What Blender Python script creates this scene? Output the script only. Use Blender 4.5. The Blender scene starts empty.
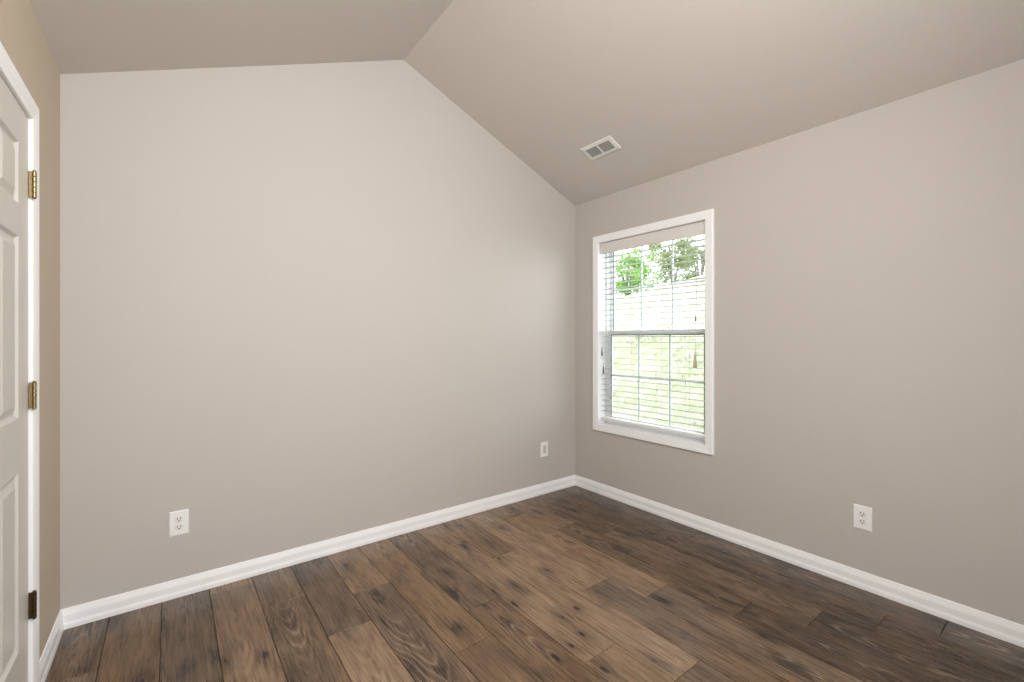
import bpy, bmesh, math, random
from mathutils import Vector, Matrix

SC = bpy.context.scene
COL = SC.collection

# ------------------------------------------------------------------ camera
CAM_H = 1.2785
cam_data = bpy.data.cameras.new('camera')
cam = bpy.data.objects.new('camera', cam_data)
COL.objects.link(cam)
cam.location = (0, 0, CAM_H)
cam.rotation_euler = (math.radians(90), 0, -0.6539)
cam_data.sensor_width = 36.0
cam_data.lens = 446.36 / 1024 * 36.0
cam_data.shift_y = -2.42 / 1024
cam_data.clip_start = 0.02
SC.camera = cam

# ------------------------------------------------------------------ room measures (metres)
XL, XR = -0.3834, 2.8153          # left and right wall planes
YB, YF = 2.7652, -0.62            # back and front wall planes
ZE, ZR = 2.44, 3.1126             # eave and ridge heights
XM = 1.2197                       # ridge
WY0, WY1, WZ0, WZ1 = 1.565, 2.490, 0.577, 2.066     # window opening
DY0, DY1, DZ1 = 1.455, 2.221, 2.034                 # door opening
WT = 0.15

# ------------------------------------------------------------------ world, lights, exposure
world = bpy.data.worlds.new('overcast_sky')
SC.world = world
world.use_nodes = True
wn = world.node_tree
wn.nodes.clear()
wo = wn.nodes.new('ShaderNodeOutputWorld')
bg = wn.nodes.new('ShaderNodeBackground')
bg.inputs['Color'].default_value = (0.90, 0.96, 1.0, 1)
bg.inputs['Strength'].default_value = 6.2
wn.links.new(bg.outputs[0], wo.inputs[0])


def light(name, kind, loc, power, color, rot=(0, 0, 0), **kw):
    d = bpy.data.lights.new(name, kind)
    d.energy = power
    d.color = color
    for k, v in kw.items():
        setattr(d, k, v)
    o = bpy.data.objects.new(name, d)
    o.location = loc
    o.rotation_euler = rot
    COL.objects.link(o)
    return o


# portal so that the daylight through the window is sampled well
pt = light('window_portal', 'AREA', (XR + 0.16, (WY0 + WY1) / 2, (WZ0 + WZ1) / 2), 1.0, (1, 1, 1),
           rot=(0, math.radians(90), 0), shape='RECTANGLE', size=WZ1 - WZ0, size_y=WY1 - WY0)
pt.data.cycles.is_portal = True
# the ceiling light of the room, behind the camera's view
light('ceiling_lamp', 'AREA', (0.66, -0.15, 2.58), 49, (1.0, 0.962, 0.935), rot=(math.radians(72), 0, math.radians(-2)),
      shape='DISK', size=0.55)
# the bright hazy side of the sky: a very wide, soft sun
sd = Vector((0.41, -0.88, 0.19)).normalized()
light('hazy_sun', 'SUN', (6, -4, 4), 1.9, (0.97, 1.0, 0.94), rot=sd.to_track_quat('Z', 'Y').to_euler(), angle=math.radians(48))
# added soft fill light behind the camera, before the closed front wall
light('front_fill_light', 'AREA', (0.75, YF + 0.03, 1.3), 35, (0.94, 0.975, 1.0), rot=(math.radians(90), 0, 0),
      shape='RECTANGLE', size=1.7, size_y=2.0)

SC.view_settings.view_transform = 'Standard'
SC.view_settings.look = 'None'
SC.view_settings.gamma = 1.0
SC.view_settings.use_curve_mapping = False
SC.view_settings.exposure = 0.0
SC.cycles.use_denoising = True
SC.cycles.diffuse_bounces = 8
SC.cycles.max_bounces = 16
SC.cycles.transparent_max_bounces = 32


# ------------------------------------------------------------------ helpers
def srgb(r, g, b):
    def f(c):
        c /= 255.0
        return c / 12.92 if c <= 0.04045 else ((c + 0.055) / 1.055) ** 2.4
    return (f(r), f(g), f(b), 1)


class MB:
    def __init__(self):
        self.bm = bmesh.new()

    def box(self, a, b, bev=0.0, seg=2):
        x0, y0, z0 = [min(p, q) for p, q in zip(a, b)]
        x1, y1, z1 = [max(p, q) for p, q in zip(a, b)]
        t = bmesh.new()
        r = bmesh.ops.create_cube(t, size=1.0)
        for v in t.verts:
            v.co = Vector((x0 + (v.co.x + .5) * (x1 - x0), y0 + (v.co.y + .5) * (y1 - y0), z0 + (v.co.z + .5) * (z1 - z0)))
        if bev:
            bmesh.ops.bevel(t, geom=t.edges[:], offset=bev, segments=seg, profile=0.5, affect='EDGES', clamp_overlap=True)
        self.join(t)
        return self

    def join(self, t, mat=None):
        m = bpy.data.meshes.new('tmp')
        if mat:
            t.transform(mat)
        t.to_mesh(m)
        t.free()
        self.bm.from_mesh(m)
        bpy.data.meshes.remove(m)

    def poly(self, pts):
        self.bm.faces.new([self.bm.verts.new(p) for p in pts])
        return self

    def prism(self, outline, d):
        """closed outline (list of points) extruded by vector d"""
        d = Vector(d)
        a = [self.bm.verts.new(p) for p in outline]
        b = [self.bm.verts.new(Vector(p) + d) for p in outline]
        n = len(a)
        self.bm.faces.new(a)
        self.bm.faces.new(b[::-1])
        for i in range(n):
            self.bm.faces.new((a[i], b[i], b[(i + 1) % n], a[(i + 1) % n]))
        return self

    def loft(self, rings, caps=True, closed=True):
        rs = [[self.bm.verts.new(p) for p in r] for r in rings]
        n = len(rs[0])
        for r0, r1 in zip(rs, rs[1:]):
            for i in range(n if closed else n - 1):
                self.bm.faces.new((r0[i], r1[i], r1[(i + 1) % n], r0[(i + 1) % n]))
        if caps and closed:
            self.bm.faces.new(rs[0])
            self.bm.faces.new(rs[-1][::-1])
        return self

    def tube(self, pts, r, n=10):
        """tube along points; r is a radius or a list of radii"""
        pts = [Vector(p) for p in pts]
        rr = r if isinstance(r, (list, tuple)) else [r] * len(pts)
        rings = []
        for i, p in enumerate(pts):
            d = (pts[min(i + 1, len(pts) - 1)] - pts[max(i - 1, 0)]).normalized()
            u = d.orthogonal().normalized() if abs(d.z) < .9 else Vector((1, 0, 0))
            u = (u - d * u.dot(d)).normalized()
            w = d.cross(u)
            rings.append([p + (u * math.cos(2 * math.pi * k / n) + w * math.sin(2 * math.pi * k / n)) * rr[i] for k in range(n)])
        return self.loft(rings)

    def build(self, name, mat, parent=None, loc=None, smooth=False, kind=None):
        bm = self.bm
        bmesh.ops.recalc_face_normals(bm, faces=bm.faces[:])
        if smooth:
            for f in bm.faces:
                f.smooth = True
            for e in bm.edges:
                if len(e.link_faces) == 2 and e.calc_face_angle(0) > 0.6:
                    e.smooth = False
        me = bpy.data.meshes.new(name)
        if loc is not None:
            bm.transform(Matrix.Translation(-Vector(loc)))
        bm.to_mesh(me)
        bm.free()
        o = bpy.data.objects.new(name, me)
        if loc is not None:
            o.location = loc
        COL.objects.link(o)
        if mat:
            me.materials.append(mat)
        if parent:
            o.parent = parent
            if loc is None:
                o.matrix_parent_inverse = Matrix.Translation(-parent.location)
            else:
                o.location = Vector(loc) - parent.location
        if kind:
            o['kind'] = kind
        return o


def tag(o, label, cat, group=None, kind=None):
    o['label'] = label
    o['category'] = cat
    if group:
        o['group'] = group
    if kind:
        o['kind'] = kind
    return o


def empty(name, loc):
    o = bpy.data.objects.new(name, None)
    o.location = loc
    o.empty_display_size = 0.1
    COL.objects.link(o)
    return o


def copy_tree(o, parent=None):
    c = o.copy()
    COL.objects.link(c)
    if parent:
        c.parent = parent
    for ch in list(o.children):
        copy_tree(ch, c)
    return c


# ------------------------------------------------------------------ materials
def base_mat(name, col, rough=0.5, spec=0.5, metal=0.0):
    m = bpy.data.materials.new(name)
    m.use_nodes = True
    p = m.node_tree.nodes['Principled BSDF']
    p.inputs['Base Color'].default_value = col
    p.inputs['Roughness'].default_value = rough
    p.inputs['Specular IOR Level'].default_value = spec
    p.inputs['Metallic'].default_value = metal
    return m, m.node_tree, p


def paint(name, col, rough, bump, scale=260, var=0.015, spec=0.4):
    m, nt, p = base_mat(name, col, rough, spec)
    tc = nt.nodes.new('ShaderNodeTexCoord')
    n = nt.nodes.new('ShaderNodeTexNoise')
    n.inputs['Scale'].default_value = scale
    n.inputs['Detail'].default_value = 2
    nt.links.new(tc.outputs['Object'], n.inputs['Vector'])
    b = nt.nodes.new('ShaderNodeBump')
    b.inputs['Strength'].default_value = bump
    b.inputs['Distance'].default_value = 0.001
    nt.links.new(n.outputs['Fac'], b.inputs['Height'])
    nt.links.new(b.outputs['Normal'], p.inputs['Normal'])
    n2 = nt.nodes.new('ShaderNodeTexNoise')
    n2.inputs['Scale'].default_value = 2.5
    nt.links.new(tc.outputs['Object'], n2.inputs['Vector'])
    mx = nt.nodes.new('ShaderNodeMix')
    mx.data_type = 'RGBA'
    nt.links.new(n2.outputs['Fac'], mx.inputs['Factor'])
    mx.inputs['A'].default_value = tuple(c * (1 - var) for c in col[:3]) + (1,)
    mx.inputs['B'].default_value = tuple(c * (1 + var) for c in col[:3]) + (1,)
    nt.links.new(mx.outputs['Result'], p.inputs['Base Color'])
    return m


M = {}
M['wall'] = paint('greige_wall_paint', (0.52, 0.488, 0.458, 1), 0.75, 0.12)
M['wall_warm_lit'] = paint('warm_lit_wall_paint', (0.50, 0.425, 0.33, 1), 0.75, 0.12)  # same paint as the other walls, with warm light put into its colour
M['ceiling'] = paint('greige_ceiling_paint', (0.61, 0.574, 0.530, 1), 0.85, 0.2, 180)
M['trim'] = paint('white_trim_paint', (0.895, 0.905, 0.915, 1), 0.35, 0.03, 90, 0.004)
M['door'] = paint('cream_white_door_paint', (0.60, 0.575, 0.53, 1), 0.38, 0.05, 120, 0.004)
M['vinyl'] = paint('white_vinyl', (0.86, 0.88, 0.90, 1), 0.4, 0.0, 60, 0.004)
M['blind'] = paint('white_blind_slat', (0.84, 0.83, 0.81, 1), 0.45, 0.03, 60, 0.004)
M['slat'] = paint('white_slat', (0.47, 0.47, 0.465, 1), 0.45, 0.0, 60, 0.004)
M['valance'] = paint('ivory_valance', (0.70, 0.675, 0.65, 1), 0.45, 0.03, 60, 0.004)
M['plate'] = paint('white_plastic', (0.85, 0.855, 0.86, 1), 0.3, 0.0, 60, 0.003)
M['insert'] = paint('ivory_plastic', (0.78, 0.77, 0.74, 1), 0.35, 0.0, 60, 0.003)
M['insert_grey'] = paint('greyish_white_plastic', (0.56, 0.55, 0.53, 1), 0.4, 0.0, 60, 0.003)
M['dark'] = base_mat('dark_slot', srgb(40, 36, 33), 0.8)[0]
M['duct'] = base_mat('dark_duct', srgb(70, 70, 66), 0.8)[0]
M['vent'] = paint('white_enamel', (0.80, 0.79, 0.76, 1), 0.4, 0.0, 60, 0.004)
M['louver'] = paint('grey_enamel_louver', (0.36, 0.365, 0.35, 1), 0.5, 0.0, 60, 0.01)
M['brass'] = base_mat('aged_brass', srgb(150, 134, 98), 0.36, 0.5, 1.0)[0]
M['bronze'] = base_mat('dark_bronze', srgb(92, 74, 50), 0.4, 0.5, 1.0)[0]
M['seal'] = base_mat('blue_grey_glazing_seal', (0.10, 0.15, 0.19, 1), 0.5)[0]
M['cord'] = base_mat('blind_cord', srgb(205, 202, 195), 0.8)[0]
M['tassel'] = base_mat('tan_wood_tassel', srgb(186, 170, 144), 0.5)[0]
M['tassel_grey'] = base_mat('grey_tassel', srgb(110, 108, 104), 0.5)[0]
M['bark'] = base_mat('bark', srgb(120, 112, 108), 0.9)[0]


def leaf_mat(name, c0, c1):
    m, nt, p = base_mat(name, c0, 0.6, 0.3)
    oi = nt.nodes.new('ShaderNodeTexCoord')
    n = nt.nodes.new('ShaderNodeTexNoise')
    n.inputs['Scale'].default_value = 7
    nt.links.new(oi.outputs['Object'], n.inputs['Vector'])
    mx = nt.nodes.new('ShaderNodeMix')
    mx.data_type = 'RGBA'
    mx.inputs['A'].default_value = c0
    mx.inputs['B'].default_value = c1
    nt.links.new(n.outputs['Fac'], mx.inputs['Factor'])
    nt.links.new(mx.outputs['Result'], p.inputs['Base Color'])
    tr = nt.nodes.new('ShaderNodeBsdfTranslucent')
    nt.links.new(mx.outputs['Result'], tr.inputs['Color'])
    ms = nt.nodes.new('ShaderNodeMixShader')
    ms.inputs[0].default_value = 0.35
    nt.links.new(p.outputs[0], ms.inputs[1])
    nt.links.new(tr.outputs[0], ms.inputs[2])
    nt.links.new(ms.outputs[0], nt.nodes['Material Output'].inputs['Surface'])
    return m


M['leaf_green'] = leaf_mat('bright_green_leaves', (0.14, 0.33, 0.045, 1), (0.26, 0.42, 0.09, 1))
M['leaf_olive'] = leaf_mat('olive_leaves', (0.16, 0.23, 0.07, 1), (0.30, 0.31, 0.17, 1))
M['weed'] = leaf_mat('pale_weeds', (0.34, 0.355, 0.21, 1), (0.41, 0.405, 0.28, 1))


def glass_mat(name, tint, gloss=0.06):
    m = bpy.data.materials.new(name)
    m.use_nodes = True
    nt = m.node_tree
    nt.nodes.clear()
    out = nt.nodes.new('ShaderNodeOutputMaterial')
    t = nt.nodes.new('ShaderNodeBsdfTransparent')
    t.inputs['Color'].default_value = tint
    g = nt.nodes.new('ShaderNodeBsdfGlossy')
    g.inputs['Roughness'].default_value = 0.02
    fr = nt.nodes.new('ShaderNodeFresnel')
    fr.inputs['IOR'].default_value = 1.45
    ms = nt.nodes.new('ShaderNodeMixShader')
    ge = nt.nodes.new('ShaderNodeNewGeometry')
    inv = nt.nodes.new('ShaderNodeMath')
    inv.operation = 'SUBTRACT'
    inv.inputs[0].default_value = 1.0
    nt.links.new(ge.outputs['Backfacing'], inv.inputs[1])
    mu = nt.nodes.new('ShaderNodeMath')
    mu.operation = 'MULTIPLY'
    nt.links.new(fr.outputs[0], mu.inputs[0])
    nt.links.new(inv.outputs[0], mu.inputs[1])
    nt.links.new(mu.outputs[0], ms.inputs[0])
    nt.links.new(t.outputs[0], ms.inputs[1])
    nt.links.new(g.outputs[0], ms.inputs[2])
    nt.links.new(ms.outputs[0], out.inputs['Surface'])
    return m


M['glass'] = glass_mat('window_glass', (0.93, 0.96, 0.95, 1))


def screen_mat():
    m = bpy.data.materials.new('insect_screen_mesh')
    m.use_nodes = True
    nt = m.node_tree
    nt.nodes.clear()
    out = nt.nodes.new('ShaderNodeOutputMaterial')
    t = nt.nodes.new('ShaderNodeBsdfTransparent')
    d = nt.nodes.new('ShaderNodeBsdfDiffuse')
    d.inputs['Color'].default_value = (0.10, 0.10, 0.10, 1)
    ms = nt.nodes.new('ShaderNodeMixShader')
    ms.inputs[0].default_value = 0.22
    nt.links.new(t.outputs[0], ms.inputs[1])
    nt.links.new(d.outputs[0], ms.inputs[2])
    nt.links.new(ms.outputs[0], out.inputs['Surface'])
    return m


M['screen'] = screen_mat()


def ground_mat():
    m, nt, p = base_mat('dry_grass_bank', (0.4, 0.36, 0.28, 1), 0.95, 0.1)
    tc = nt.nodes.new('ShaderNodeTexCoord')
    n = nt.nodes.new('ShaderNodeTexNoise')
    n.inputs['Scale'].default_value = 5.5
    n.inputs['Detail'].default_value = 8
    n.inputs['Roughness'].default_value = 0.7
    nt.links.new(tc.outputs['Object'], n.inputs['Vector'])
    r = nt.nodes.new('ShaderNodeValToRGB')
    e = r.color_ramp.elements
    e[0].position, e[0].color = 0.33, (0.27, 0.285, 0.17, 1)
    e[1].position, e[1].color = 0.60, (0.40, 0.375, 0.32, 1)
    x = e.new(0.47)
    x.color = (0.34, 0.335, 0.23, 1)
    nt.links.new(n.outputs['Fac'], r.inputs['Fac'])
    nt.links.new(r.outputs['Color'], p.inputs['Base Color'])
    return m


M['ground'] = ground_mat()


def wood_mat():
    m, nt, p = base_mat('oak_plank_flooring', (0.2, 0.15, 0.1, 1), 0.42, 0.6)
    L, N = nt.links.new, nt.nodes.new

    def math_(op, a, b=None, clamp=False):
        n = N('ShaderNodeMath')
        n.operation = op
        n.use_clamp = clamp
        for i, v in enumerate((a, b)):
            if v is None:
                continue
            if isinstance(v, (int, float)):
                n.inputs[i].default_value = v
            else:
                L(v, n.inputs[i])
        return n.outputs[0]

    at = N('ShaderNodeAttribute')
    at.attribute_name = 'plank'          # r tone, g random, b warmth
    sp = N('ShaderNodeSeparateColor')
    L(at.outputs['Color'], sp.inputs[0])
    tone, rnd, warm = sp.outputs[0], sp.outputs[1], sp.outputs[2]
    tc = N('ShaderNodeTexCoord')
    xyz = N('ShaderNodeSeparateXYZ')
    L(tc.outputs['Object'], xyz.inputs[0])
    px = math_('ADD', xyz.outputs[0], math_('MULTIPLY', rnd, 37.0))
    py = math_('ADD', xyz.outputs[1], math_('MULTIPLY', rnd, 91.0))

    def vec(sx, sy, off=0.0):
        c = N('ShaderNodeCombineXYZ')
        L(math_('MULTIPLY', px, sx), c.inputs[0])
        L(math_('MULTIPLY', py, sy), c.inputs[1])
        c.inputs[2].default_value = off
        return c.outputs[0]

    def noise(v, scale, detail, rough=0.55, dist=0.0):
        n = N('ShaderNodeTexNoise')
        n.inputs['Scale'].default_value = scale
        n.inputs['Detail'].default_value = detail
        n.inputs['Roughness'].default_value = rough
        n.inputs['Distortion'].default_value = dist
        L(v, n.inputs['Vector'])
        return n.outputs['Fac']

    blotch = noise(vec(11, 2.6), 1.0, 4, 0.62, 1.0)          # broad darker and lighter streaks along the board
    streak = noise(vec(105, 4.2, 3.0), 1.0, 6, 0.7, 0.5)   # fine grain
    pores = noise(vec(230, 7.0, 7.0), 1.0, 3, 0.6)         # very fine pores
    # cathedral figure: nested arches along the middle of some boards
    wob = math_('MULTIPLY', math_('SUBTRACT', noise(vec(4, 1.4, 21.0), 1.0, 2), 0.5), 0.9)
    u = math_('ADD', math_('SUBTRACT', at.outputs['Alpha'], 0.5), wob)
    flip = math_('SUBTRACT', math_('MULTIPLY', math_('GREATER_THAN', warm, 0.5), 2.0), 1.0)
    phi = math_('ADD', math_('MULTIPLY', math_('MULTIPLY', py, 9.0), flip), math_('MULTIPLY', math_('MULTIPLY', u, u), 26.0))
    phi = math_('ADD', phi, math_('MULTIPLY', noise(vec(14, 2.5, 31.0), 1.0, 3), 1.6))
    fig = math_('ADD', math_('MULTIPLY', math_('SINE', math_('MULTIPLY', phi, 6.2832)), 0.5), 0.5)
    figmask = noise(vec(2.0, 1.3, 11.0), 1.0, 1)
    figamt = math_('MULTIPLY', math_('SUBTRACT', figmask, 0.46, True), 4.5, True)
    figamt = math_('MULTIPLY', figamt, math_('SUBTRACT', 1.0, math_('MULTIPLY', math_('MULTIPLY', u, u), 4.5), True))
    # knots
    vo = N('ShaderNodeTexVoronoi')
    vo.voronoi_dimensions = '2D'
    vo.inputs['Scale'].default_value = 1.0
    L(vec(8.0, 3.4, 0.0), vo.inputs['Vector'])
    vs = N('ShaderNodeSeparateColor')
    L(vo.outputs['Color'], vs.inputs[0])
    has = math_('GREATER_THAN', vs.outputs[0], 0.64)
    kd = math_('ADD', vo.outputs['Distance'], math_('MULTIPLY', math_('SUBTRACT', streak, 0.5), 0.16))
    core = math_('MULTIPLY', math_('SUBTRACT', 1.0, math_('DIVIDE', kd, math_('ADD', math_('MULTIPLY', vs.outputs[1], 0.07), 0.035)), True), 1.6, True)
    halo = math_('SUBTRACT', 1.0, math_('DIVIDE', kd, 0.40), True)
    core = math_('MULTIPLY', core, has)
    halo = math_('MULTIPLY', halo, has)

    v = math_('ADD', tone, math_('MULTIPLY', math_('SUBTRACT', blotch, 0.5), 0.95))
    v = math_('ADD', v, math_('MULTIPLY', math_('SUBTRACT', streak, 0.5), 0.95))
    v = math_('ADD', v, math_('MULTIPLY', math_('SUBTRACT', pores, 0.5), 0.60))
    v = math_('ADD', v, math_('MULTIPLY', math_('MULTIPLY', math_('SUBTRACT', fig, 0.5), 0.26), figamt))
    v = math_('SUBTRACT', v, math_('MULTIPLY', halo, 0.30))
    v = math_('SUBTRACT', v, math_('MULTIPLY', core, 0.75), True)
    r = N('ShaderNodeValToRGB')
    e = r.color_ramp.elements
    e[0].position, e[0].color = 0.0, (0.022, 0.015, 0.011, 1)
    e[1].position, e[1].color = 1.0, (0.430, 0.315, 0.228, 1)
    for pos, c in ((0.22, (0.086, 0.061, 0.044, 1)), (0.45, (0.158, 0.113, 0.080, 1)), (0.70, (0.262, 0.189, 0.136, 1))):
        x = e.new(pos)
        x.color = c
    L(v, r.inputs['Fac'])
    # warm or greyish boards
    hs = N('ShaderNodeHueSaturation')
    L(math_('ADD', 1.22, math_('MULTIPLY', warm, 0.22)), hs.inputs['Saturation'])
    L(r.outputs['Color'], hs.inputs['Color'])
    # thin limed lines inside the figure
    lime = math_('MULTIPLY', math_('SUBTRACT', fig, 0.80, True), math_('MULTIPLY', figamt, math_('MULTIPLY', pores, 4.0)), True)
    mx = N('ShaderNodeMix')
    mx.data_type = 'RGBA'
    L(lime, mx.inputs['Factor'])
    L(hs.outputs['Color'], mx.inputs['A'])
    mx.inputs['B'].default_value = (0.42, 0.33, 0.25, 1)
    L(mx.outputs['Result'], p.inputs['Base Color'])
    L(math_('ADD', 0.20, math_('MULTIPLY', streak, 0.16)), p.inputs['Roughness'])
    b = N('ShaderNodeBump')
    b.inputs['Strength'].default_value = 0.25
    b.inputs['Distance'].default_value = 0.0012
    L(math_('ADD', streak, math_('MULTIPLY', pores, 0.5)), b.inputs['Height'])
    L(b.outputs['Normal'], p.inputs['Normal'])
    return m


M['wood'] = wood_mat()
M['subfloor'] = base_mat('dark_plank_joint', srgb(52, 42, 34), 0.9)[0]

# ------------------------------------------------------------------ room shell
def gable(y0, y1):
    mb = MB()
    mb.prism([(XL - WT, y0, 0), (XR + WT, y0, 0), (XR + WT, y0, ZE), (XR, y0, ZE), (XM, y0, ZR), (XL, y0, ZE), (XL - WT, y0, ZE)],
             (0, y1 - y0, 0))
    return mb


tag(gable(YB, YB + WT).build('wall_back', M['wall'], kind='structure'), 'greige gabled back wall of the empty room', 'wall')
tag(gable(YF - WT, YF).build('wall_front', M['wall'], kind='structure'), 'greige gabled wall behind the camera', 'wall')


def wall_with_hole(xa, xb, y0, y1, z0, z1):
    mb = MB()
    xa, xb = min(xa, xb), max(xa, xb)
    mb.box((xa, YF, 0), (xb, y0, ZE))
    mb.box((xa, y1, 0), (xb, YB, ZE))
    mb.box((xa, y0, z1), (xb, y1, ZE))
    if z0 > 0:
        mb.box((xa, y0, 0), (xb, y1, z0))
    return mb


tag(wall_with_hole(XR, XR + WT, WY0, WY1, WZ0, WZ1).build('wall_right', M['wall'], kind='structure'), 'greige right wall around the window', 'wall')
tag(wall_with_hole(XL, XL - WT, DY0 - 0.02, DY1 + 0.02, 0, DZ1 + 0.02).build('wall_left', M['wall_warm_lit'], kind='structure'),
    'narrow strip of left wall, warm light put into its colour, beside the white panelled door', 'wall')

mb = MB()
sx, sz = XR - XM, ZE - ZR
th = 0.12
mb.prism([(XM, YF - WT, ZR), (XR, YF - WT, ZE), (XR + WT, YF - WT, ZE), (XR + WT, YF - WT, ZE + th), (XM, YF - WT, ZR + th)], (0, YB - YF + 2 * WT, 0))
mb.prism([(XM, YF - WT, ZR), (XM, YF - WT, ZR + th), (XL - WT, YF - WT, ZE + th), (XL - WT, YF - WT, ZE), (XL, YF - WT, ZE)], (0, YB - YF + 2 * WT, 0))
tag(mb.build('ceiling', M['ceiling'], kind='structure'), 'greige vaulted ceiling with a ridge', 'ceiling')

# floor: boards with measured joints
PW, PL0 = 0.18955, 1.18
SX0 = -0.2205
rows = {  # rows under the window's reflection are lightened: its sheen is painted into their tone
    -1: [(2.343, 0.33, 0.52)], 0: [(1.62, 0.33, 0.4)], 1: [(1.80, 0.28, 0.4)], 2: [(1.50, 0.58, 0.5)],
    3: [(2.398, 0.40, 0.33)], 4: [(1.998, 0.33, 0.62)], 5: [(2.253, 0.58, 0.40)], 6: [(1.579, 0.55, 0.50)],
    7: [(1.793, 0.37, 0.38)], 8: [(1.222, 0.58, 0.60)], 9: [(2.133, 0.50, 0.66)], 10: [(1.578, 0.36, 0.64)],
    11: [(2.53, 0.40, 0.60)], 12: [(2.19, 0.50, 0.28)], 13: [(1.956, 0.32, 0.34)], 14: [(1.766, 0.26, 0.20)],
    15: [(1.585, 0.33, 0.20)]}
near_tone = {9: 0.40, 11: 0.38, 12: 0.20, 13: 0.17, 14: 0.22, 15: 0.18}
rng = random.Random(11)
bm = bmesh.new()
lay = bm.loops.layers.float_color.new('plank')
GAP, CH = 0.0011, 0.0014


def plank(x0, x1, y0, y1, tone):
    x0 += GAP; x1 -= GAP; y0 += GAP; y1 -= GAP
    if x1 - x0 < 0.01 or y1 - y0 < 0.01:
        return
    c = (tone, rng.random(), rng.random())
    top = [bm.verts.new((x, y, 0)) for x, y in ((x0 + CH, y0 + CH), (x1 - CH, y0 + CH), (x1 - CH, y1 - CH), (x0 + CH, y1 - CH))]
    mid = [bm.verts.new((x, y, -CH)) for x, y in ((x0, y0), (x1, y0), (x1, y1), (x0, y1))]
    bot = [bm.verts.new((x, y, -0.006)) for x, y in ((x0, y0), (x1, y0), (x1, y1), (x0, y1))]
    fs = [bm.faces.new(top)]
    for a, b in ((top, mid), (mid, bot)):
        for i in range(4):
            fs.append(bm.faces.new((a[i], b[i], b[(i + 1) % 4], a[(i + 1) % 4])))
    for f in fs:
        for l in f.loops:
            l[lay] = (*c, 1.0 if l.vert.co.x > (x0 + x1) / 2 else 0.0)


for k in range(-1, 16):
    x0 = max(SX0 + k * PW, XL) if k >= 0 else XL
    x1 = min(SX0 + (k + 1) * PW, XR)
    j, far, near = rows[k][0]
    ys = [j]
    while ys[0] + PL0 < YB:
        ys.insert(0, ys[0] + PL0)
    while ys[-1] > YF:
        ys.append(ys[-1] - PL0 + rng.uniform(-.005, .005) * 0)
    ys = [YB] + ys
    for n, (b, a) in enumerate(zip(ys, ys[1:])):
        t = far if n == 0 else near if n == 1 else near_tone.get(k, rng.uniform(.35, .58))
        plank(x0, x1, max(a, YF), b, t)
# the dark bed between the boards
q = [bm.verts.new(p) for p in ((XL - WT, YF - WT, -0.004), (XR + WT, YF - WT, -0.004), (XR + WT, YB + WT, -0.004), (XL - WT, YB + WT, -0.004))]
f = bm.faces.new(q)
f.material_index = 1
q2 = [bm.verts.new((v.co.x, v.co.y, -0.1)) for v in q]
fb = [bm.faces.new(q2[::-1])] + [bm.faces.new((q[i], q2[i], q2[(i + 1) % 4], q[(i + 1) % 4])) for i in range(4)]
for f in fb:
    f.material_index = 1
bmesh.ops.recalc_face_normals(bm, faces=bm.faces[:])
me = bpy.data.meshes.new('floor')
bm.to_mesh(me)
bm.free()
me.materials.append(M['wood'])
me.materials.append(M['subfloor'])
floor = bpy.data.objects.new('floor', me)
COL.objects.link(floor)
tag(floor, 'brown oak plank floor of the empty room', 'floor', kind='structure')

# baseboards: moulded profile swept along a wall
BH = 0.0874
PROF = [(0.0, 0.0), (0.0142, 0.0), (0.0142, 0.016), (0.0138, 0.020), (0.0124, 0.0245), (0.0112, 0.029), (0.0108, 0.034), (0.0108, 0.058),
        (0.0104, 0.0605), (0.0084, 0.0690), (0.0062, 0.0770), (0.0048, 0.0838), (0.0034, 0.0866), (0.0015, BH), (0.0, BH)]


def baseboard(name, p0, p1, nrm, m0, m1, label, more=None):
    """p0,p1 floor points on the wall; nrm into the room; m0,m1 mitre (+1 = inside corner, 0 = square end)"""
    p0, p1, nrm = Vector(p0), Vector(p1), Vector(nrm)
    d = (p1 - p0).normalized()
    r0 = [p0 + nrm * t + d * (t * m0) + Vector((0, 0, z)) for t, z in PROF]
    r1 = [p1 + nrm * t - d * (t * m1) + Vector((0, 0, z)) for t, z in PROF]
    mb = MB().loft([r0, r1])
    if more:
        a, b = Vector(more[0]), Vector(more[1])
        d = (b - a).normalized()
        mb.loft([[a + nrm * t + Vector((0, 0, z)) for t, z in PROF], [b + nrm * t - d * t + Vector((0, 0, z)) for t, z in PROF]])
    return tag(mb.build(name, M['trim'], kind='structure'), label, 'baseboard')


baseboard('baseboard_back', (XL, YB, 0), (XR, YB, 0), (0, -1, 0), 1, 1, 'white moulded baseboard along the back wall')
baseboard('baseboard_right', (XR, YB, 0), (XR, YF, 0), (-1, 0, 0), 1, 1, 'white moulded baseboard along the right wall below the window')
baseboard('baseboard_left', (XL, 2.2785, 0), (XL, YB, 0), (1, 0, 0), 0, 1, 'short white baseboard between the door casing and the corner',
          more=((XL, DY0 - 0.0575, 0), (XL, YF, 0)))
baseboard('baseboard_front', (XR, YF, 0), (XL, YF, 0), (0, 1, 0), 1, 1, 'white moulded baseboard behind the camera')

# ------------------------------------------------------------------ casings
def casing(segs_pts, nrm, prof, closed):
    """mitred frame: corner points of the inner edge, each with its outward direction"""
    mb = MB()
    rings = []
    for p, out in segs_pts:
        p, out = Vector(p), Vector(out)
        rings.append([p + out * w + nrm * t for w, t in prof])
    if closed:
        rings.append(rings[0])
        mb.loft(rings, caps=False)
        bmesh.ops.remove_doubles(mb.bm, verts=mb.bm.verts[:], dist=1e-6)
    else:
        mb.loft(rings)
    return mb


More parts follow.
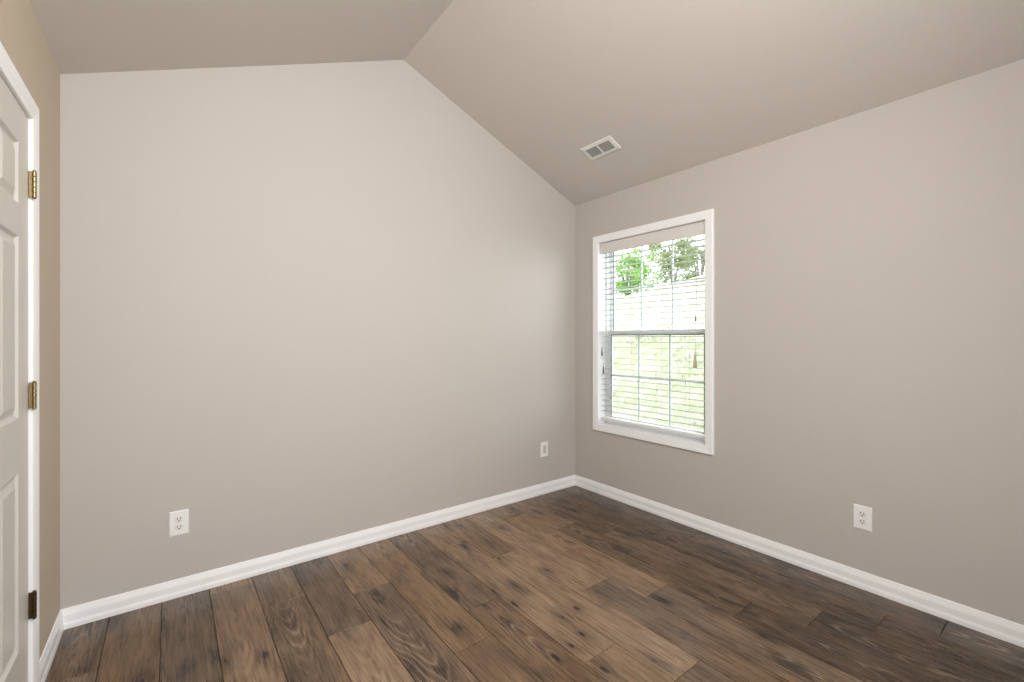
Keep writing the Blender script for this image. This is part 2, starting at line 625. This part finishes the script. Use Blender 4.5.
DPROF = [(0, 0), (0, 0.0085), (0.003, 0.0105), (0.012, 0.0110), (0.016, 0.0125), (0.040, 0.0155), (0.052, 0.0165), (0.057, 0.0155), (0.0575, 0.0)]
n = Vector((1, 0, 0))
cas = casing([((XL, DY0, 0), (0, -1, 0)), ((XL, DY0, DZ1), (0, -1, 1)), ((XL, DY1, DZ1), (0, 1, 1)), ((XL, DY1, 0), (0, 1, 0))], n, DPROF, False)
tag(cas.build('trim_1', M['trim'], kind='structure'), 'white moulded casing around the panelled door', 'door casing')

WPROF = [(0, 0), (0, 0.012), (0.003, 0.0145), (0.046, 0.0180), (0.054, 0.0180), (0.0575, 0.0160), (0.058, 0.0)]
n = Vector((-1, 0, 0))
wcas = casing([((XR, WY0, WZ0), (0, -1, -1)), ((XR, WY0, WZ1), (0, -1, 1)), ((XR, WY1, WZ1), (0, 1, 1)), ((XR, WY1, WZ0), (0, 1, -1))], n, WPROF, True)
tag(wcas.build('trim_2', M['trim'], kind='structure'), 'white picture frame casing around the window', 'window casing')

# ------------------------------------------------------------------ door
mb = MB()     # jamb lining with stop
jt = 0.0195
mb.box((XL - WT, DY1, 0), (XL, DY1 + jt, DZ1 + jt)).box((XL - WT, DY0 - jt, 0), (XL, DY0, DZ1 + jt)).box((XL - WT, DY0, DZ1), (XL, DY1, DZ1 + jt))
mb.box((XL - 0.075, DY1 - 0.011, 0), (XL - 0.040, DY1, DZ1)).box((XL - 0.075, DY0, 0), (XL - 0.040, DY0 + 0.011, DZ1)).box((XL - 0.075, DY0, DZ1 - 0.011), (XL - 0.040, DY1, DZ1))
door = mb.build('door_1', M['trim'], kind='structure', loc=(XL, DY1, 0))
tag(door, 'cream white six panel door with brass hinges at the left edge', 'door')

LY0, LY1, LZ0, LZ1 = DY0 + 0.003, DY1 - 0.004, 0.012, DZ1 - 0.004
X0 = XL - 0.001          # room face of the leaf
st = LY1 - 2.098         # stile
mul = 0.105
pw = (LY1 - LY0 - 2 * st - mul) / 2
ycols = [(LY0 + st, LY0 + st + pw), (LY1 - st - pw, LY1 - st)]
zrows = [(0.272, 0.850), (1.022, 1.610), (1.708, 1.912)]
bm = bmesh.new()
ysb = sorted({LY0, LY1, *[v for c in ycols for v in c]})
zsb = sorted({LZ0, LZ1, *[v for c in zrows for v in c]})


def face(pts):
    bm.faces.new([bm.verts.new(p) for p in pts])


for ya, yb in zip(ysb, ysb[1:]):
    for za, zb in zip(zsb, zsb[1:]):
        if (ya, yb) in ycols and (za, zb) in zrows:
            # moulded raised panel: nested rings of (inset, depth)
            prev = None
            for ins, dep in ((0, 0), (0.003, 0.001), (0.009, 0.0075), (0.012, 0.0095), (0.018, 0.0095), (0.021, 0.0088), (0.038, 0.0022), (0.041, 0.0012)):
                ring = [(X0 - dep, y, z) for y, z in ((ya + ins, za + ins), (yb - ins, za + ins), (yb - ins, zb - ins), (ya + ins, zb - ins))]
                if prev:
                    for i in range(4):
                        face((prev[i], prev[(i + 1) % 4], ring[(i + 1) % 4], ring[i]))
                prev = ring
            face(prev)
        else:
            face([(X0, ya, za), (X0, yb, za), (X0, yb, zb), (X0, ya, zb)])
XB = X0 - 0.035
face([(XB, LY0, LZ0), (XB, LY0, LZ1), (XB, LY1, LZ1), (XB, LY1, LZ0)])
for a, b in (((LY0, LZ0), (LY1, LZ0)), ((LY1, LZ0), (LY1, LZ1)), ((LY1, LZ1), (LY0, LZ1)), ((LY0, LZ1), (LY0, LZ0))):
    face([(X0, *a), (X0, *b), (XB, *b), (XB, *a)])
bmesh.ops.remove_doubles(bm, verts=bm.verts[:], dist=1e-5)
mb = MB()
mb.bm.free()
mb.bm = bm
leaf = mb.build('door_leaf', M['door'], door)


def hinge(zc, mat, first=None):
    hb = MB()
    yk, xk = DY1 - 0.010, XL + 0.0145
    # five knuckles
    e = [-0.0445, -0.027, -0.0095, 0.0095, 0.027, 0.0445]
    for a, b in zip(e, e[1:]):
        hb.tube([(xk, yk, zc + a + .0005), (xk, yk, zc + a + .0016), (xk, yk, zc + b - .0016), (xk, yk, zc + b - .0005)], [0.0050, 0.0060, 0.0060, 0.0050], 14)
    o = hb.build('hinge', mat, door, smooth=True)
    lb = MB().box((XL + 0.001, yk - 0.0015, zc - 0.0445), (xk, yk + 0.0012, zc + 0.0445), 0.0005)
    lb.build('hinge_leaf', mat, o)
    pb = MB()
    for s_ in (-1, 1):
        pb.tube([(xk, yk, zc + s_ * .0445), (xk, yk, zc + s_ * .0465), (xk, yk, zc + s_ * .0485), (xk, yk, zc + s_ * .0495)], [0.0048, 0.0052, 0.004, 0.001], 12)
    pb.build('hinge_pin', mat, o, smooth=True)
    return o


hinge(1.806, M['brass'])
hinge(1.084, M['brass'])
hb_ = hinge(0.366, M['bronze'])
hb_['label'] = 'dark bronze lowest hinge'
mb = MB()      # door knob on the latch side, outside the frame
kx, ky, kz = X0, LY0 + 0.07, 0.93
mb.tube([(kx, ky, kz), (kx + .006, ky, kz), (kx + .009, ky, kz), (kx + .03, ky, kz), (kx + .036, ky, kz), (kx + .05, ky, kz), (kx + .062, ky, kz), (kx + .066, ky, kz)],
        [0.032, 0.032, 0.012, 0.011, 0.022, 0.028, 0.022, 0.004], 20)
mb.build('door_knob', M['brass'], door, smooth=True)

# ------------------------------------------------------------------ window
mb = MB()     # lining of the reveal
lt = 0.012
mb.box((XR, WY0, WZ0), (XR + WT, WY0 + 0.001, WZ1)).box((XR, WY1 - 0.001, WZ0), (XR + WT, WY1, WZ1))
mb.box((XR, WY0, WZ1 - 0.001), (XR + WT, WY1, WZ1)).box((XR, WY0, WZ0), (XR + WT, WY1, WZ0 + 0.001))
# vinyl main frame
fx0, fx1 = XR + 0.078, XR + 0.148
fw = 0.018
mb.box((fx0, WY0, WZ0), (fx1, WY0 + fw, WZ1), .002).box((fx0, WY1 - fw, WZ0), (fx1, WY1, WZ1), .002)
mb.box((fx0, WY0 + fw, WZ1 - fw), (fx1, WY1 - fw, WZ1), .002).box((fx0, WY0 + fw, WZ0), (fx1, WY1 - fw, WZ0 + fw), .002)
win = mb.build('window_1', M['vinyl'], kind='structure', loc=(XR, (WY0 + WY1) / 2, WZ0))
tag(win, 'white double hung window with grilles in the right wall', 'window')


def sash(name, xa, xb, za, zb, top, bot):
    y0, y1 = WY0 + fw, WY1 - fw
    sw = 0.036
    mb = MB()
    mb.box((xa, y0, za), (xb, y0 + sw, zb), .0025).box((xa, y1 - sw, za), (xb, y1, zb), .0025)
    mb.box((xa, y0 + sw - .002, zb - top), (xb, y1 - sw + .002, zb), .0025).box((xa, y0 + sw - .002, za), (xb, y1 - sw + .002, za + bot), .0025)
    s_ = mb.build(name, M['vinyl'], win)
    gy0, gy1, gz0, gz1 = y0 + sw, y1 - sw, za + bot, zb - top
    xc = (xa + xb) / 2
    mm = MB()
    for k in (1, 2):
        y = gy0 + (gy1 - gy0) * k / 3
        mm.box((xc - .005, y - .0065, gz0), (xc + .005, y + .0065, gz1), .002)
    z = (gz0 + gz1) / 2
    mm.box((xc - .0049, gy0, z - .0065), (xc + .0049, gy1, z + .0065), .002)
    mm.build('grille', M['vinyl'], s_)
    sm = MB()          # dark glazing seal around the pane
    sx_a, sx_b, sw2 = xa + .002, xc - .0055, .006
    sm.box((sx_a, gy0 - .001, gz0), (sx_b, gy0 + sw2, gz1)).box((sx_a, gy1 - sw2, gz0), (sx_b, gy1 + .001, gz1))
    sm.box((sx_a, gy0 + sw2, gz1 - sw2), (sx_b, gy1 - sw2, gz1 + .001))
    sm.build('glazing_seal', M['seal'], s_)
    MB().box((xc - .009, gy0 - .004, gz0 - .004), (xc - .007, gy1 + .004, gz1 + .004)).build('glass_pane', M['glass'], s_)
    return s_


sash('lower_sash', XR + 0.082, XR + 0.110, WZ0 + fw, 1.346, 0.036, 0.045)
sash('upper_sash', XR + 0.114, XR + 0.142, 1.310, WZ1 - fw, 0.034, 0.034)
mb = MB()
mb.box((XR + .1435, WY0 + fw, WZ0 + fw), (XR + .1455, WY1 - fw, 1.325))
mb.build('insect_screen', M['screen'], win)

# ------------------------------------------------------------------ blind
BY0, BY1 = 1.573, 2.482
BXC = XR + 0.040
blind = empty('window_blind', (BXC, (BY0 + BY1) / 2, 1.99))
tag(blind, 'white horizontal slat blind lowered with open slats inside the window', 'blind')
MB().box((XR + .014, BY0 + .003, 1.992), (XR + .068, BY1 - .003, 2.050), .002).build('headrail', M['blind'], blind)
mb = MB()    # moulded valance
vp = [(0, 0), (0.004, 0.0), (0.0075, 0.004), (0.0075, 0.012), (0.0060, 0.016), (0.0060, 0.071), (0.0075, 0.075), (0.0075, 0.084), (0.004, 0.088), (0, 0.088)]
vx = XR + 0.0105
mb.loft([[(vx - t, y, 1.973 + z) for t, z in vp] for y in (BY0, BY1)])
mb.build('valance', M['valance'], blind)
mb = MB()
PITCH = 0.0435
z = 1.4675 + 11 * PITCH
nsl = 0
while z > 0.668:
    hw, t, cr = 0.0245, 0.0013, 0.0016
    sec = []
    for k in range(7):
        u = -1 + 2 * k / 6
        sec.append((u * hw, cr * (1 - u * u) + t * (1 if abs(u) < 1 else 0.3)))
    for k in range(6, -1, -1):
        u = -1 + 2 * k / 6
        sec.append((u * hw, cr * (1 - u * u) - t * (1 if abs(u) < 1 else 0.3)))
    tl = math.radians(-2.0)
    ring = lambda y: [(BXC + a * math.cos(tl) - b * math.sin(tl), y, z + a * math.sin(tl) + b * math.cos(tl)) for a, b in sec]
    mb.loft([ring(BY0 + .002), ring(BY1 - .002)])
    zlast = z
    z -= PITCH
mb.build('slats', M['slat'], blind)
MB().box((BXC - .0255, BY0 + .002, 0.610), (BXC + .0255, BY1 - .002, 0.632), .003).build('bottom_rail', M['blind'], blind)
for y in (1.722, 1.947, 2.172):
    mb = MB()
    for dx in (-.0262, .0262):
        mb.tube([(BXC + dx, y, 1.995), (BXC + dx, y, 0.628)], 0.0008, 6)
    mb.build('ladder_cord', M['cord'], blind)
# lift cord with tassels on the right
cx_ = XR + 0.006
mb = MB()
mb.tube([(cx_, 1.630, 1.975), (cx_, 1.634, 1.60), (cx_, 1.640, 1.41)], 0.0013, 6)
mb.tube([(cx_, 1.624, 1.975), (cx_, 1.631, 1.60), (cx_, 1.643, 1.30), (cx_, 1.644, 1.17)], 0.0013, 6)
lc = mb.build('lift_cord', M['cord'], blind)


def tassel(x, y, z0, z1, mat, parent, r=0.0085):
    h = z0 - z1
    MB().tube([(x, y, z0), (x, y, z0 - .1 * h), (x, y, z0 - .25 * h), (x, y, z0 - .6 * h), (x, y, z0 - .9 * h), (x, y, z1)],
              [r * .25, r * .4, r * .5, r * .85, r, r * .8], 14).build('tassel', mat, parent, smooth=True)


tassel(cx_, 1.640, 1.435, 1.395, M['tassel_grey'], lc, 0.006)
tassel(cx_, 1.644, 1.190, 1.078, M['tassel'], lc, 0.012)
mb = MB()
mb.tube([(cx_, 2.462, 1.975), (cx_, 2.464, 1.195)], 0.0012, 6)
mb.tube([(cx_, 2.449, 1.975), (cx_, 2.449, 1.05)], 0.0012, 6)
tc_ = mb.build('tilt_cord', M['cord'], blind)
tassel(cx_, 2.464, 1.205, 1.135, M['tassel_grey'], tc_, 0.007)
tassel(cx_, 2.449, 1.058, 0.988, M['tassel_grey'], tc_, 0.007)

# ------------------------------------------------------------------ wall outlets
def plate_bm(w, h, t):
    """local: x across, y out of the wall, z up"""
    mb = MB()
    rings = []
    for ins, d in ((0, 0), (0, t * .35), (0.0015, t * .8), (0.004, t)):
        rings.append([(a * (w / 2 - ins), d, b * (h / 2 - ins)) for a, b in ((-1, -1), (1, -1), (1, 1), (-1, 1))])
    mb.loft(rings)
    return mb


def orient(o, loc, yaw):
    o.location = loc
    o.rotation_euler = (0, 0, yaw)


def local_child(mb, name, mat, parent, smooth=False):
    o = mb.build(name, mat, None, smooth=smooth)
    o.parent = parent
    return o


def disc_outline(r, cut, z0, n=28):
    """round receptacle face with flattened top and bottom"""
    pts = []
    for k in range(n):
        a = 2 * math.pi * k / n
        pts.append((r * math.cos(a), max(-cut, min(cut, r * math.sin(a))) + z0))
    return pts


def duplex_outlet():
    root = empty('wall_outlet', (0, 0, 0))
    local_child(plate_bm(0.078, 0.121, 0.0055), 'cover_plate', M['plate'], root)
    for zc in (0.0195, -0.0195):
        mb = MB()
        ol = disc_outline(0.0172, 0.0142, zc)
        mb.loft([[(x, 0.004, z) for x, z in ol], [(x, 0.0066, z) for x, z in ol], [(x * .95, 0.0072, zc + (z - zc) * .95) for x, z in ol]])
        rc = local_child(mb, 'receptacle', M['insert'], root)
        sb = MB()
        for sx_, hh in ((-.0064, .0046), (.0064, .0038)):
            sb.box((sx_ - .0014, 0.0068, zc + .0035 - hh), (sx_ + .0014, 0.0076, zc + .0035 + hh))
        sb.loft([[(0.0030 * math.cos(a), y, zc - .0080 + 0.0030 * math.sin(a)) for a in [2 * math.pi * k / 12 for k in range(12)]] for y in (0.0068, 0.0076)])
        local_child(sb, 'socket_slots', M['dark'], rc)
    sc = MB().loft([[(0.0034 * math.cos(a) * s_, y, 0.0034 * math.sin(a) * s_) for a in [2 * math.pi * k / 14 for k in range(14)]] for y, s_ in ((.004, 1), (.0062, 1), (.0068, .7))])
    local_child(sc, 'screw', M['insert'], root)
    return root


GRP = 'wall outlets above the baseboard'
o1 = duplex_outlet()
orient(o1, (0.036, YB, 0.364), math.pi)
tag(o1, 'white duplex outlet on the back wall near the door', 'outlet', GRP)
o2 = copy_tree(o1)
orient(o2, (XR, 0.722, 0.362), math.radians(90))
tag(o2, 'white duplex outlet low on the right wall, right of the window', 'outlet', GRP)
# third plate, with a rectangular insert
root = empty('wall_plate', (0, 0, 0))
local_child(plate_bm(0.078, 0.121, 0.0055), 'cover_plate', M['plate'], root)
mb = MB().box((-.0168, 0.004, -.0335), (.0168, 0.0066, .0335), .0008)
local_child(mb, 'insert', M['insert_grey'], root)
orient(root, (2.4545, YB, 0.364), math.pi)
tag(root, 'white wall plate on the back wall close to the window corner', 'wall plate')

# ------------------------------------------------------------------ ceiling vent (on the right slope)
sl = Vector((sx, 0, sz)).normalized()
nv = Vector((sl.z, 0, -sl.x))             # into the room
nv = nv if nv.z < 0 else -nv
ctr = Vector((XM, 0, ZR)) + sl * 1.281
ctr.y = 2.112
ev = Vector((0, 1, 0))
vent = empty('ceiling_vent', ctr)
tag(vent, 'white metal air vent set in the sloping ceiling above the window', 'vent')


def V3(a, b, c):       # a along y, b down the slope, c into the room
    return ctr + ev * a + sl * b + nv * c


vl, vw = 0.137, 0.066          # half length and half width
il, iw = 0.107, 0.0400         # opening
mb = MB()
rings = []
for a, b, c in ((vl, vw, 0), (vl, vw, .0025), (vl - .003, vw - .003, .0055), (il + .002, iw + .002, .0085), (il, iw, .008), (il, iw, 0)):
    rings.append([V3(-a, -b, c), V3(a, -b, c), V3(a, b, c), V3(-a, b, c)])
mb.loft(rings, caps=False)
fr = mb.build('vent_frame', M['vent'], vent)
mb = MB().loft([[V3(-.0045, -iw, c), V3(.0045, -iw, c), V3(.0045, iw, c), V3(-.0045, iw, c)] for c in (0.001, .009)])
mb.build('divider', M['vent'], fr)
MB().loft([[V3(-il, -iw, c), V3(il, -iw, c), V3(il, iw, c), V3(-il, iw, c)] for c in (0.0003, .001)]).build('backing', M['duct'], vent)
nb = 7
for side, ang in ((-1, 1), (1, 1)):
    mb = MB()
    ya, yb = (-il, -.0045) if side < 0 else (.0045, il)
    for k in range(nb):
        b0 = -iw + (k + .5) * 2 * iw / nb
        d = 0.0042
        mb.loft([[V3(y, b0 - d, .0016), V3(y, b0 - d + .001, .0012), V3(y, b0 + d, .0072), V3(y, b0 + d - .001, .0078)] for y in (ya, yb)])
    mb.build('louver', M['louver'], vent)
for s_ in (-1, 1):
    sc = MB()
    sc.loft([[V3(s_ * (vl - .014) + r_ * math.cos(t), r_ * math.sin(t), c) for t in [2 * math.pi * k / 12 for k in range(12)]] for c, r_ in ((.006, .0035), (.0105, .0035), (.011, .002))])
    sc.build('screw', M['vent'], vent)

# ------------------------------------------------------------------ outside: bank, weeds, shrubs
def bank_z(x, y):
    if x < 3.9:
        b = -0.35
    elif x < 9.6:
        t = (x - 3.9) / 5.7
        b = -0.35 + 2.95 * t
    else:
        b = 2.60 + (x - 9.6) * 0.04
    tilt = min(1.0, max(0.0, (x - 3.9) / 5.7))
    s_ = min(1.0, max(0.0, (y - 0.5) / 2.0))
    s_ = s_ * s_ * (3 - 2 * s_)
    return -0.35 + (b + 0.35 + 0.12 * (6.6 - y) * tilt) * s_ + 0.25 * max(0.0, y - 12) * tilt + 0.04 * math.sin(x * 2.1 + y * 1.3)


mb = MB()
NX, NY = 40, 40
vs = [[mb.bm.verts.new((XR + 0.16 + i * (16.0 / NX), -6 + j * (30.0 / NY), bank_z(XR + 0.16 + i * 16.0 / NX, -6 + j * 30.0 / NY))) for j in range(NY + 1)] for i in range(NX + 1)]
for i in range(NX):
    for j in range(NY):
        mb.bm.faces.new((vs[i][j], vs[i + 1][j], vs[i + 1][j + 1], vs[i][j + 1]))
bk = mb.build('bank', M['ground'], smooth=True)
tag(bk, 'pale grassy bank rising outside the window', 'bank', kind='structure')

rng = random.Random(5)
mb = MB()
for k in range(2600):
    x = rng.uniform(4.3, 9.0)
    y = rng.uniform(0.52, 0.98) * x + rng.uniform(-1.0, 1.0)
    if math.sin(x * 3.1 + 1.7) * math.sin(y * 2.3) + rng.uniform(-.8, .8) < 0.25:
        continue
    zz = bank_z(x, y) - .02
    for b in range(3):
        a = rng.uniform(0, 6.28)
        h = rng.uniform(.03, .09)
        w = rng.uniform(.005, .012)
        dx, dy = math.cos(a), math.sin(a)
        lx, ly = rng.uniform(-.07, .07), rng.uniform(-.07, .07)
        mb.poly([(x - dy * w, y + dx * w, zz), (x + dy * w, y - dx * w, zz), (x + lx, y + ly, zz + h)])
tag(mb.build('weeds', M['weed']), 'sparse pale weeds growing on the bank', 'weeds', kind='stuff')


def shrub(x, y, h, w, mat, label, nleaf, size, seed, trunk=0.0, group='shrubs along the top of the bank'):
    r = random.Random(seed)
    z0 = bank_z(x, y)
    root = empty('shrub', (x, y, z0))
    tag(root, label, 'shrub', group)
    mb = MB()
    nst = 5
    tips = []
    for k in range(nst):
        a = 2 * math.pi * k / nst + r.uniform(-.4, .4)
        tx, ty, tz = x + math.cos(a) * w * .55, y + math.sin(a) * w * .55, z0 + h * r.uniform(.6, .9)
        mb.tube([(x + math.cos(a) * .03, y + math.sin(a) * .03, z0 - .05), ((x * 1.3 + tx * .7) / 2, (y * 1.3 + ty * .7) / 2, z0 + (tz - z0) * .5), (tx, ty, tz)],
                [.03, .02, .006], 6)
        tips.append((tx, ty, tz))
    mb.build('stem', M['bark'], root)
    fb = MB()
    cl = []
    for k in range(16):
        a, u = r.uniform(0, 6.28), r.random() ** .5
        cl.append((x + math.cos(a) * u * w * .8, y + math.sin(a) * u * w * .8, z0 + h * (trunk + (1 - trunk) * r.uniform(.12, .88)), w * r.uniform(.28, .48)))
    for k in range(nleaf):
        c = cl[k % len(cl)]
        d = Vector((r.gauss(0, 1), r.gauss(0, 1), r.gauss(0, .8))).normalized() * c[3] * r.uniform(.55, 1.0)
        p = Vector(c[:3]) + d
        nrm = (d.normalized() + Vector((r.uniform(-.7, .7), r.uniform(-.7, .7), r.uniform(-.3, .9)))).normalized()
        t = nrm.orthogonal().normalized()
        t = (Matrix.Rotation(r.uniform(0, 6.28), 3, nrm) @ t)
        b = nrm.cross(t)
        s_ = size * r.uniform(.7, 1.3)
        fb.poly([p - t * s_, p + b * s_ * .45 + nrm * s_ * .1, p + t * s_, p - b * s_ * .45 + nrm * s_ * .1])
    fb.build('foliage', mat, root)
    return root


shrub(9.9, 7.75, 1.25, .58, M['leaf_green'], 'bright green leafy shrub at the left of the window view', 2400, .045, 1)
shrub(9.9, 6.35, 1.20, .56, M['leaf_olive'], 'low olive shrub in the middle of the window view', 2300, .042, 2)
shrub(9.9, 5.05, 1.25, .56, M['leaf_olive'], 'sparse olive shrub at the right of the window view', 2300, .042, 4)
shrub(11.9, 8.85, 1.9, .66, M['leaf_green'], 'taller green shrub standing behind the bright green shrub', 1400, .055, 7)
shrub(11.9, 6.8, 2.0, .66, M['leaf_olive'], 'taller olive shrub standing behind the middle shrub', 2200, .05, 8)
shrub(11.9, 4.8, 2.1, .60, M['leaf_olive'], 'tallest olive shrub behind the sparse one at the right', 2200, .05, 9)
